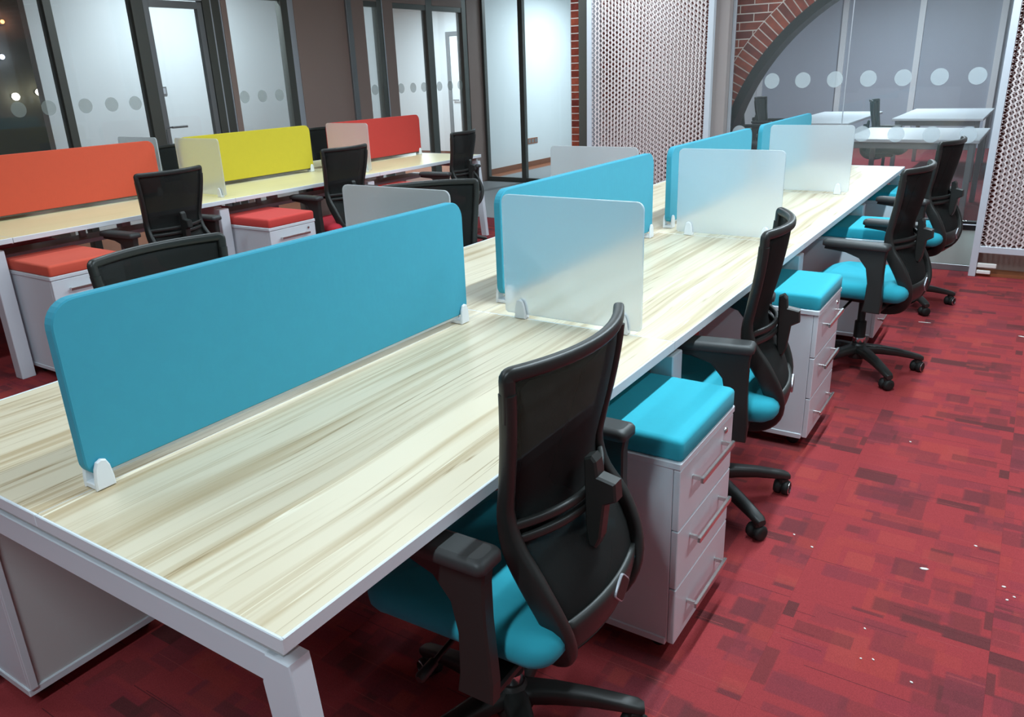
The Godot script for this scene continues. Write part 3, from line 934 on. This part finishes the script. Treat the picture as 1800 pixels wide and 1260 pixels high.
# =====================================================================  pedestals
func pedestal(at: Vector3, turn: float, cushion: Material, label: String, group: String) -> void:
	# front face in the plane x = 0, body towards -x
	var t := thing("mobile_pedestal", label, "pedestal", at, turn, group)
	var w := 0.388
	var d := 0.45
	var f := 0.018
	bar("carcass", Vector3(-d, 0.05, -w / 2 + 0.016), Vector3(-f - 0.001, 0.578, w / 2 - 0.016), M.ped_side, t, 0.001)
	for s in [-1, 1]:
		bar("side_panel", Vector3(-d + 0.0, 0.055, s * w / 2 - (0.016 if s > 0 else 0.0)), Vector3(-f - 0.001, 0.574, s * w / 2 + (0.0 if s > 0 else 0.016)), M.white_ped, t, 0.0015)
	bar("base_rail", Vector3(-d - 0.006, 0.045, -w / 2 - 0.004), Vector3(-f - 0.004, 0.066, w / 2 + 0.004), M.white_ped, t, 0.002)
	bar("top_panel", Vector3(-d - 0.004, 0.560, -w / 2 - 0.005), Vector3(0.002, 0.580, w / 2 + 0.005), M.white_ped, t, 0.003)
	for s in [-1, 1]:
		bar("back_frame", Vector3(-d - 0.012, 0.066, s * (w / 2 - 0.009) - 0.009), Vector3(-d, 0.56, s * (w / 2 - 0.009) + 0.009), M.white_ped, t, 0.001)
	for k in 3:
		var y0 := 0.052 + k * 0.1695
		var dr := bar("drawer", Vector3(-f, y0, -w / 2), Vector3(0, y0 + 0.1665, w / 2), M.white_ped, t, 0.002)
		var hb := 0.042 if k == 0 else 0.052
		var hh := part("handle", handle_mesh(), M.handle, dr, Vector3(f / 2, 0.03 if k else 0.0, 0.0))
	var lk := part("lock", lathe([[0.009, 0.0], [0.009, 0.004], [0.005, 0.006]], 14), M.chrome, t, Vector3(0.0, 0.532, -0.13), Vector3(0, 0, -PI / 2))
	part("cushion", cushion_mesh(d, w), cushion, t, Vector3(-d / 2, 0.580, 0))
	for sx in [-1, 1]:
		for sz in [-1, 1]:
			var c := part("caster", lathe([[0.018, -0.02], [0.024, -0.016], [0.0245, 0.016], [0.018, 0.02]], 16), M.black_soft, t, Vector3(-d / 2 + sx * (d / 2 - 0.06), 0.0245, sz * (w / 2 - 0.055)), Vector3(PI / 2, 0, 0))
			part("caster_fork", box(Vector3(0.03, 0.03, 0.024), 0.003), M.black_soft, c, Vector3(0, 0, -0.008))

func handle_mesh() -> ArrayMesh:
	if not M.has("handle_mesh"):
		var st := st_new()
		st.set_smooth_group(-1)
		add_box(st, Vector3(0.009, 0.016, 0.24), 0.0015, Transform3D(Basis(), Vector3(0.028, 0, 0)))
		for s in [-1, 1]:
			add_box(st, Vector3(0.028, 0.012, 0.008), 0.0015, Transform3D(Basis(), Vector3(0.014, 0, s * 0.108)))
		M.handle_mesh = done(st)
	return M.handle_mesh

func cushion_mesh(d: float, w: float) -> ArrayMesh:
	if not M.has("cushion_mesh"):
		var rings := []
		for p in [[0.0, 0.006], [0.003, 0.001], [0.008, 0.0], [0.044, 0.0], [0.050, 0.002], [0.0545, 0.007], [0.056, 0.015]]:
			var r := PackedVector3Array()
			var e: float = p[1]
			for q in rrect(d + 0.004 - 2 * e, w - 2 * e, [0.012, 0.012, 0.012, 0.012], 4):
				r.append(Vector3(q.x, p[0], q.y))
			rings.append(r)
		M.cushion_mesh = loft(rings)
	return M.cushion_mesh

# =====================================================================  chairs (local: facing -x, wheels at y = 0)
func back_line(s: float) -> Vector3:    # side rail of the back from top (0) to under the seat (1): x, y, half width
	var pts := [Vector3(0.160, 1.0, 0.216), Vector3(0.156, 0.93, 0.210), Vector3(0.146, 0.85, 0.199), Vector3(0.132, 0.77, 0.187), Vector3(0.124, 0.71, 0.181), Vector3(0.138, 0.645, 0.181), Vector3(0.176, 0.585, 0.184), Vector3(0.207, 0.525, 0.178), Vector3(0.222, 0.465, 0.161), Vector3(0.211, 0.408, 0.134), Vector3(0.172, 0.365, 0.105), Vector3(0.10, 0.345, 0.08), Vector3(0.02, 0.355, 0.06)]
	var f := clampf(s, 0.0, 1.0) * (pts.size() - 1)
	var i := mini(int(f), pts.size() - 2)
	var a: Vector3 = pts[maxi(i - 1, 0)]
	var b: Vector3 = pts[i]
	var c: Vector3 = pts[i + 1]
	var d: Vector3 = pts[mini(i + 2, pts.size() - 1)]
	return b.cubic_interpolate(c, a, d, f - i)

func back_bow(s: float) -> float:
	return lerpf(0.055, 0.022, clampf(s * 1.4, 0.0, 1.0))

func back_point(s: float, q: float) -> Vector3:   # q from -1 to 1 across the back
	var p := back_line(s)
	return Vector3(p.x + back_bow(s) * (1.0 - q * q), p.y, p.z * q)

func sheet(s0: float, s1: float, ns: int, nq: int, thick: float, qmax: float, push := 0.0) -> ArrayMesh:
	var st := st_new()
	st.set_smooth_group(0)
	var grid := func(i: int, j: int) -> Array:
		var s := lerpf(s0, s1, float(i) / ns)
		var q := lerpf(-qmax, qmax, float(j) / nq)
		var p := back_point(s, q)
		var n := (back_point(s, q + 0.02) - back_point(s, q - 0.02)).cross(back_point(s + 0.01, q) - back_point(s - 0.01, q)).normalized()
		if n.x < 0: n = -n
		if s > 0.75: n = (back_point(s + 0.01, q) - back_point(s - 0.01, q)).cross(Vector3(0, 0, 1)).normalized()
		return [p + n * (push + thick / 2), p + n * (push - thick / 2)]
	for i in ns:
		for j in nq:
			var a: Array = grid.call(i, j)
			var b: Array = grid.call(i, j + 1)
			var c: Array = grid.call(i + 1, j + 1)
			var d: Array = grid.call(i + 1, j)
			var mid: Vector3 = (a[0] + a[1] + c[0] + c[1]) / 4.0
			quad_in(st, a[0], b[0], c[0], d[0], mid)
			quad_in(st, a[1], b[1], c[1], d[1], mid)
			if i == 0: quad_in(st, a[0], b[0], b[1], a[1], mid)
			if i == ns - 1: quad_in(st, d[0], c[0], c[1], d[1], mid)
			if j == 0: quad_in(st, a[0], d[0], d[1], a[1], mid)
			if j == nq - 1: quad_in(st, b[0], c[0], c[1], b[1], mid)
	return done(st)

func side_rail(side: int) -> ArrayMesh:
	var rings := []
	for k in 37:
		var s := 0.045 + 0.955 * k / 36.0
		var p := back_line(s)
		var t := (back_line(minf(s + 0.02, 1.0)) - back_line(maxf(s - 0.02, 0.0)))
		var dir := Vector3(t.x, t.y, t.z * side).normalized()
		var across := dir.cross(Vector3(0, 0, 1)).normalized()
		var zdir := across.cross(dir).normalized()
		var band := lerpf(0.030, 0.058, smoothstep(0.28, 0.5, s)) * lerpf(1.0, 0.62, smoothstep(0.72, 0.95, s))
		rings.append(sect(Vector3(p.x, p.y, p.z * side), across, zdir, band, 0.026, 0.4))
	return loft(rings)

func top_rail() -> ArrayMesh:    # one bow: up one side, round the corner, across and down again
	var path := []
	for k in 5: path.append(back_point(0.10 - 0.0205 * k, -1.0))
	for k in range(1, 5):
		var a := PI / 2 * k / 5.0
		path.append(back_point(0.014 * (1.0 - sin(a)), -1.0 + 0.05 * (1.0 - cos(a))))
	for k in 15: path.append(back_point(0.0, -0.95 + 1.9 * k / 14.0))
	for k in range(4, 0, -1):
		var a := PI / 2 * k / 5.0
		path.append(back_point(0.014 * (1.0 - sin(a)), 1.0 - 0.05 * (1.0 - cos(a))))
	for k in range(4, -1, -1): path.append(back_point(0.10 - 0.0205 * k, 1.0))
	var rings := []
	for k in path.size():
		var p: Vector3 = path[k]
		var t: Vector3 = (path[mini(k + 1, path.size() - 1)] - path[maxi(k - 1, 0)]).normalized()
		var q := p.z / 0.214
		var n := Vector3(1, 0, 2.0 * back_bow(0.0) * q / 0.214).normalized()
		var in_plane := t.cross(n).normalized()
		n = in_plane.cross(t).normalized()
		rings.append(sect(p, n, in_plane, 0.022, 0.026, 0.35))
	return loft(rings)

func make_chair(seat_mat: Material) -> Node3D:
	var t := Node3D.new()
	# star base
	part("hub", lathe([[0.045, 0.065], [0.05, 0.075], [0.048, 0.11], [0.034, 0.135], [0.03, 0.14]], 20), M.black, t)
	var rings := []
	for p in [[0.03, 0.108, 0.062, 0.046], [0.10, 0.106, 0.054, 0.042], [0.18, 0.096, 0.046, 0.036], [0.25, 0.082, 0.042, 0.030], [0.292, 0.072, 0.040, 0.026], [0.306, 0.068, 0.028, 0.02]]:
		rings.append(sect(Vector3(p[0], p[1], 0), Vector3(0, 0, 1), Vector3.UP, p[2], p[3], 0.35))
	var spoke := loft(rings)
	var wheel := lathe([[0.012, -0.027], [0.022, -0.026], [0.0265, -0.021], [0.0265, -0.005], [0.02, -0.003], [0.02, 0.003], [0.0265, 0.005], [0.0265, 0.021], [0.022, 0.026], [0.012, 0.027]], 20)
	var cap := lathe([[0.0235, 0.0], [0.0235, 0.0015], [0.0205, 0.0016], [0.0205, 0.0]], 20)
	for k in 5:
		var a := TAU * k / 5.0 + 0.48
		var sp := part("spoke", spoke, M.black, t, Vector3.ZERO, Vector3(0, a, 0))
		var ca := part("caster", wheel, M.black_soft, sp, Vector3(0.283, 0.0268, 0), Vector3(PI / 2, 0.9 + k, 0))
		var cb := box(Vector3(0.034, 0.03, 0.03), 0.008)
		part("caster_hood", cb, M.black, sp, Vector3(0.285, 0.052, 0))
		part("caster_ring", cap, M.chrome, sp, Vector3(0.283, 0.0268, 0) + Vector3(0, 0, 0.0265).rotated(Vector3.UP, 0.9 + k + PI / 2 - PI / 2), Vector3(PI / 2, 0.9 + k, 0))
	# column and mechanism
	part("gas_lift", lathe([[0.028, 0.13], [0.027, 0.25], [0.022, 0.252], [0.018, 0.256], [0.018, 0.37]], 18), M.black_soft, t)
	part("lift_collar", lathe([[0.0290, 0.146], [0.0300, 0.150], [0.0300, 0.166], [0.0290, 0.170]], 18), M.chrome, t)
	part("mechanism", box(Vector3(0.26, 0.045, 0.17), 0.012), M.black, t, Vector3(0.02, 0.385, 0))
	var lev := part("lever", lathe([[0.006, 0.0], [0.006, 0.16], [0.011, 0.165], [0.012, 0.21], [0.008, 0.215]], 10), M.black, t, Vector3(-0.03, 0.375, 0.07), Vector3(PI / 2 + 0.12, 0, 0))
	# seat
	var sr := []
	for p in [[0.415, 0.055], [0.420, 0.03], [0.432, 0.012], [0.448, 0.002], [0.466, 0.0], [0.482, 0.006], [0.494, 0.02], [0.501, 0.045], [0.504, 0.085]]:
		var r := PackedVector3Array()
		var e: float = p[1]
		for q in rrect(0.475 - 2 * e, 0.485 - 2 * e, [maxf(0.09 - e, 0.03), maxf(0.06 - e, 0.03), maxf(0.06 - e, 0.03), maxf(0.09 - e, 0.03)], 6):
			var drop := 0.022 * smoothstep(-0.09, -0.235, q.x) + 0.0
			r.append(Vector3(q.x + 0.0, p[0] - drop, q.y))
		sr.append(r)
	part("seat", loft(sr), seat_mat, t)
	var shell := []
	for p in [[0.400, 0.09], [0.408, 0.05], [0.418, 0.04]]:
		var r := PackedVector3Array()
		for q in rrect(0.475 - 2 * p[1], 0.485 - 2 * p[1], [0.05, 0.04, 0.04, 0.05], 5):
			r.append(Vector3(q.x, p[0] - 0.02 * smoothstep(-0.09, -0.235, q.x), q.y))
		shell.append(r)
	part("seat_shell", loft(shell), M.black, t)
	# back
	var fr := part("back_frame", top_rail(), M.black, t)
	for s in [-1, 1]:
		part("side_rail", side_rail(s), M.black, fr)
	part("back_mesh", sheet(0.015, 0.66, 20, 12, 0.003, 0.97), M.chair_mesh, t)
	var bs := part("back_shell", sheet(0.63, 0.96, 14, 10, 0.022, 0.98), M.black, t)
	# badge with a silver rim, low on the shell
	var bp := back_point(0.665, -0.2)
	var bd := part("badge", prism(rrect(0.052, 0.052, [0.01, 0.01, 0.01, 0.01], 3), 0.006, 0.001), M.silver, bs, bp + Vector3(0.0125, 0, 0), Vector3(0, PI / 2, 0))
	bd.rotate_object_local(Vector3(0, 0, 1), PI / 4)
	part("badge_face", prism(rrect(0.047, 0.047, [0.008, 0.008, 0.008, 0.008], 3), 0.0075, 0.001), M.black, bd)
	# lumbar support: two bowed bars, side hangers and a knob
	for y in [0.0, 0.03]:
		var lr := []
		for k in 17:
			var q := -0.97 + 1.94 * k / 16.0
			var p := back_point(0.375, q)
			var tt := (back_point(0.375, q + 0.02) - back_point(0.375, q - 0.02)).normalized()
			lr.append(sect(p + Vector3(0.006 + 0.022 * (1 - q * q), 0.012 - y, 0), tt.cross(Vector3.UP).normalized(), Vector3.UP, 0.014, 0.018, 0.35))
		part("lumbar_bar", loft(lr), M.black, t)
	var hg := prism(PackedVector2Array([Vector2(0.196, 0.768), Vector2(0.212, 0.776), Vector2(0.222, 0.765), Vector2(0.226, 0.735), Vector2(0.262, 0.728), Vector2(0.265, 0.69), Vector2(0.240, 0.676), Vector2(0.232, 0.60), Vector2(0.222, 0.575), Vector2(0.206, 0.578), Vector2(0.200, 0.62)]), 0.034, 0.004)
	part("lumbar_bracket", hg, M.black, t)
	# arm rests
	var post := PackedVector2Array([Vector2(0.155, 0.385), Vector2(0.158, 0.43), Vector2(0.150, 0.56), Vector2(0.150, 0.64), Vector2(0.155, 0.674), Vector2(-0.112, 0.674), Vector2(-0.115, 0.656), Vector2(-0.02, 0.648), Vector2(0.04, 0.628), Vector2(0.075, 0.585), Vector2(0.088, 0.52), Vector2(0.085, 0.43), Vector2(0.078, 0.385)])
	var pm := prism(post, 0.032, 0.004)
	var pad := []
	for p in [[0.671, 0.006], [0.675, 0.0], [0.690, 0.0], [0.697, 0.004], [0.700, 0.012]]:
		var r := PackedVector3Array()
		for q in rrect(0.285 - 2 * p[1], 0.072 - 2 * p[1], [0.02, 0.014, 0.014, 0.02], 4):
			r.append(Vector3(q.x + 0.02, p[0], q.y))
		pad.append(r)
	var padm := loft(pad)
	for s in [-1, 1]:
		var ar := part("arm_rest", pm, M.black, t, Vector3(0, 0, s * 0.285))
		part("arm_pad", padm, M.arm_pad, ar)
		part("arm_bracket", box(Vector3(0.07, 0.022, 0.22), 0.005), M.black, ar, Vector3(0.116, 0.392, -s * 0.105))
	return t

func place_chairs() -> void:
	var teal := make_chair(M.teal_seat)
	var red := make_chair(M.red_seat)
	var dark := make_chair(M.black_seat)
	var used := {}
	var D := PI / 180.0
	for a in [
		[teal, 0.569, -0.65, 1.0, "black mesh office chair with teal seat, nearest the viewer", "teal seated office chairs"],
		[teal, 0.592, -1.88, 10.0, "black mesh office chair with teal seat between the first two aisle pedestals", "teal seated office chairs"],
		[teal, 0.80, -3.47, -7.0, "black mesh office chair with teal seat, third along the aisle", "teal seated office chairs"],
		[teal, 0.815, -4.80, -10.0, "black mesh office chair with teal seat, last along the aisle before the glass", "teal seated office chairs"],
		[teal, -0.60, -0.82, 180.0, "black office chair behind the nearest teal screen, only its top showing", "teal seated office chairs"],
		[teal, -0.74, -2.14, 180.0 - 39.0, "black office chair turned behind the gap between the first two teal screens", "teal seated office chairs"],
		[red, -2.885, -2.19, 4.0, "black mesh office chair with red seat before the orange screen's end", "red seated office chairs"],
		[red, -2.88, -3.60, 0.0, "black mesh office chair with red seat before the red screen's divider", "red seated office chairs"],
		[red, -2.87, -4.98, 10.0, "black mesh office chair with red seat at the far end of the cream bench", "red seated office chairs"],
		[red, -4.35, -2.02, 180.0, "black office chair behind the orange screen", "red seated office chairs"],
		[red, -4.27, -3.46, 186.0, "black office chair behind the gap between orange and yellow screens", "red seated office chairs"],
		[red, -4.45, -5.2, 184.0, "black office chair behind the gap between yellow and red screens", "red seated office chairs"],
		[dark, -1.80, -10.0, 180.0, "black chair behind the arch, nearer the black lining", "chairs behind the arch"],
		[dark, -1.86, -11.2, 176.0, "black chair behind the arch, second from the lining", "chairs behind the arch"],
		[dark, -0.14, -9.95, 180.0, "black chair at the white tables behind the glass", "chairs behind the arch"],
	]:
		var o: Node3D = a[0]
		if used.has(o): o = o.duplicate()
		used[a[0]] = true
		o.name = numbered("office_chair")
		add_child(o)
		o.position = Vector3(a[1], 0, a[2])
		o.rotation.y = a[3] * D
		tag(o, a[4], "chair", a[5])

# =====================================================================  litter
func paper_scraps() -> void:
	var rng := RandomNumberGenerator.new()
	rng.seed = 71
	var spots := [[1.153, -2.709, 0.012, "tiny white crumb on the carpet beside the second aisle pedestal"], [0.926, -1.80, 0.010, "tiny white crumb on the carpet just beyond the second chair's front caster"],
		[0.993, -1.755, 0.012, "tiny white crumb on the carpet, aisle side of the pair by the second chair's casters"], [1.432, -2.015, 0.012, "tiny white crumb on the carpet, halfway to the frame edge beyond the curled strip"],
		[1.31, -1.804, 0.030, "short white paper strip on the carpet in the middle of the aisle"], [1.002, -4.423, 0.070, "long white paper strip on the carpet beside the third chair"],
		[1.49, -4.379, 0.045, "white paper strip on the carpet at the frame edge below the mesh screen"], [1.25, -1.313, 0.009, "tiny white crumb on the carpet, aisle side of three close together before the nearest pedestal"],
		[1.209, -1.429, 0.009, "tiny white crumb on the carpet, farthest of three close together before the nearest pedestal"], [1.222, -1.301, 0.008, "tiny white crumb on the carpet, nearest of three close together before the nearest pedestal"],
		[1.344, -1.276, 0.010, "tiny white crumb on the carpet closest to the viewer"], [1.518, -1.822, 0.014, "white crumb on the carpet, farthest of the three at the frame edge"],
		[1.545, -1.783, 0.010, "white crumb on the carpet, outermost of the three at the frame edge"], [1.528, -1.758, 0.010, "white crumb on the carpet, nearest of the three at the frame edge"]]
	for a in spots:
		var r: float = a[2]
		var poly := PackedVector2Array()
		for k in 6:
			var an := TAU * k / 6.0
			poly.append(Vector2(cos(an) * r * 0.5 * rng.randf_range(0.7, 1.0), sin(an) * minf(r * 0.3, 0.006) * rng.randf_range(0.7, 1.1)))
		var o := MeshInstance3D.new()
		o.name = numbered("paper_scrap")
		o.mesh = prism(poly, 0.0025, 0.0004)
		o.material_override = M.paper
		o.position = Vector3(a[0], 0.0015, a[1])
		o.rotation = Vector3(-PI / 2, rng.randf_range(-0.6, 0.6), 0)
		add_child(o)
		var big := r > 0.025
		tag(o, a[3], "paper scrap", "paper strips on the carpet" if big else "paper crumbs on the carpet")
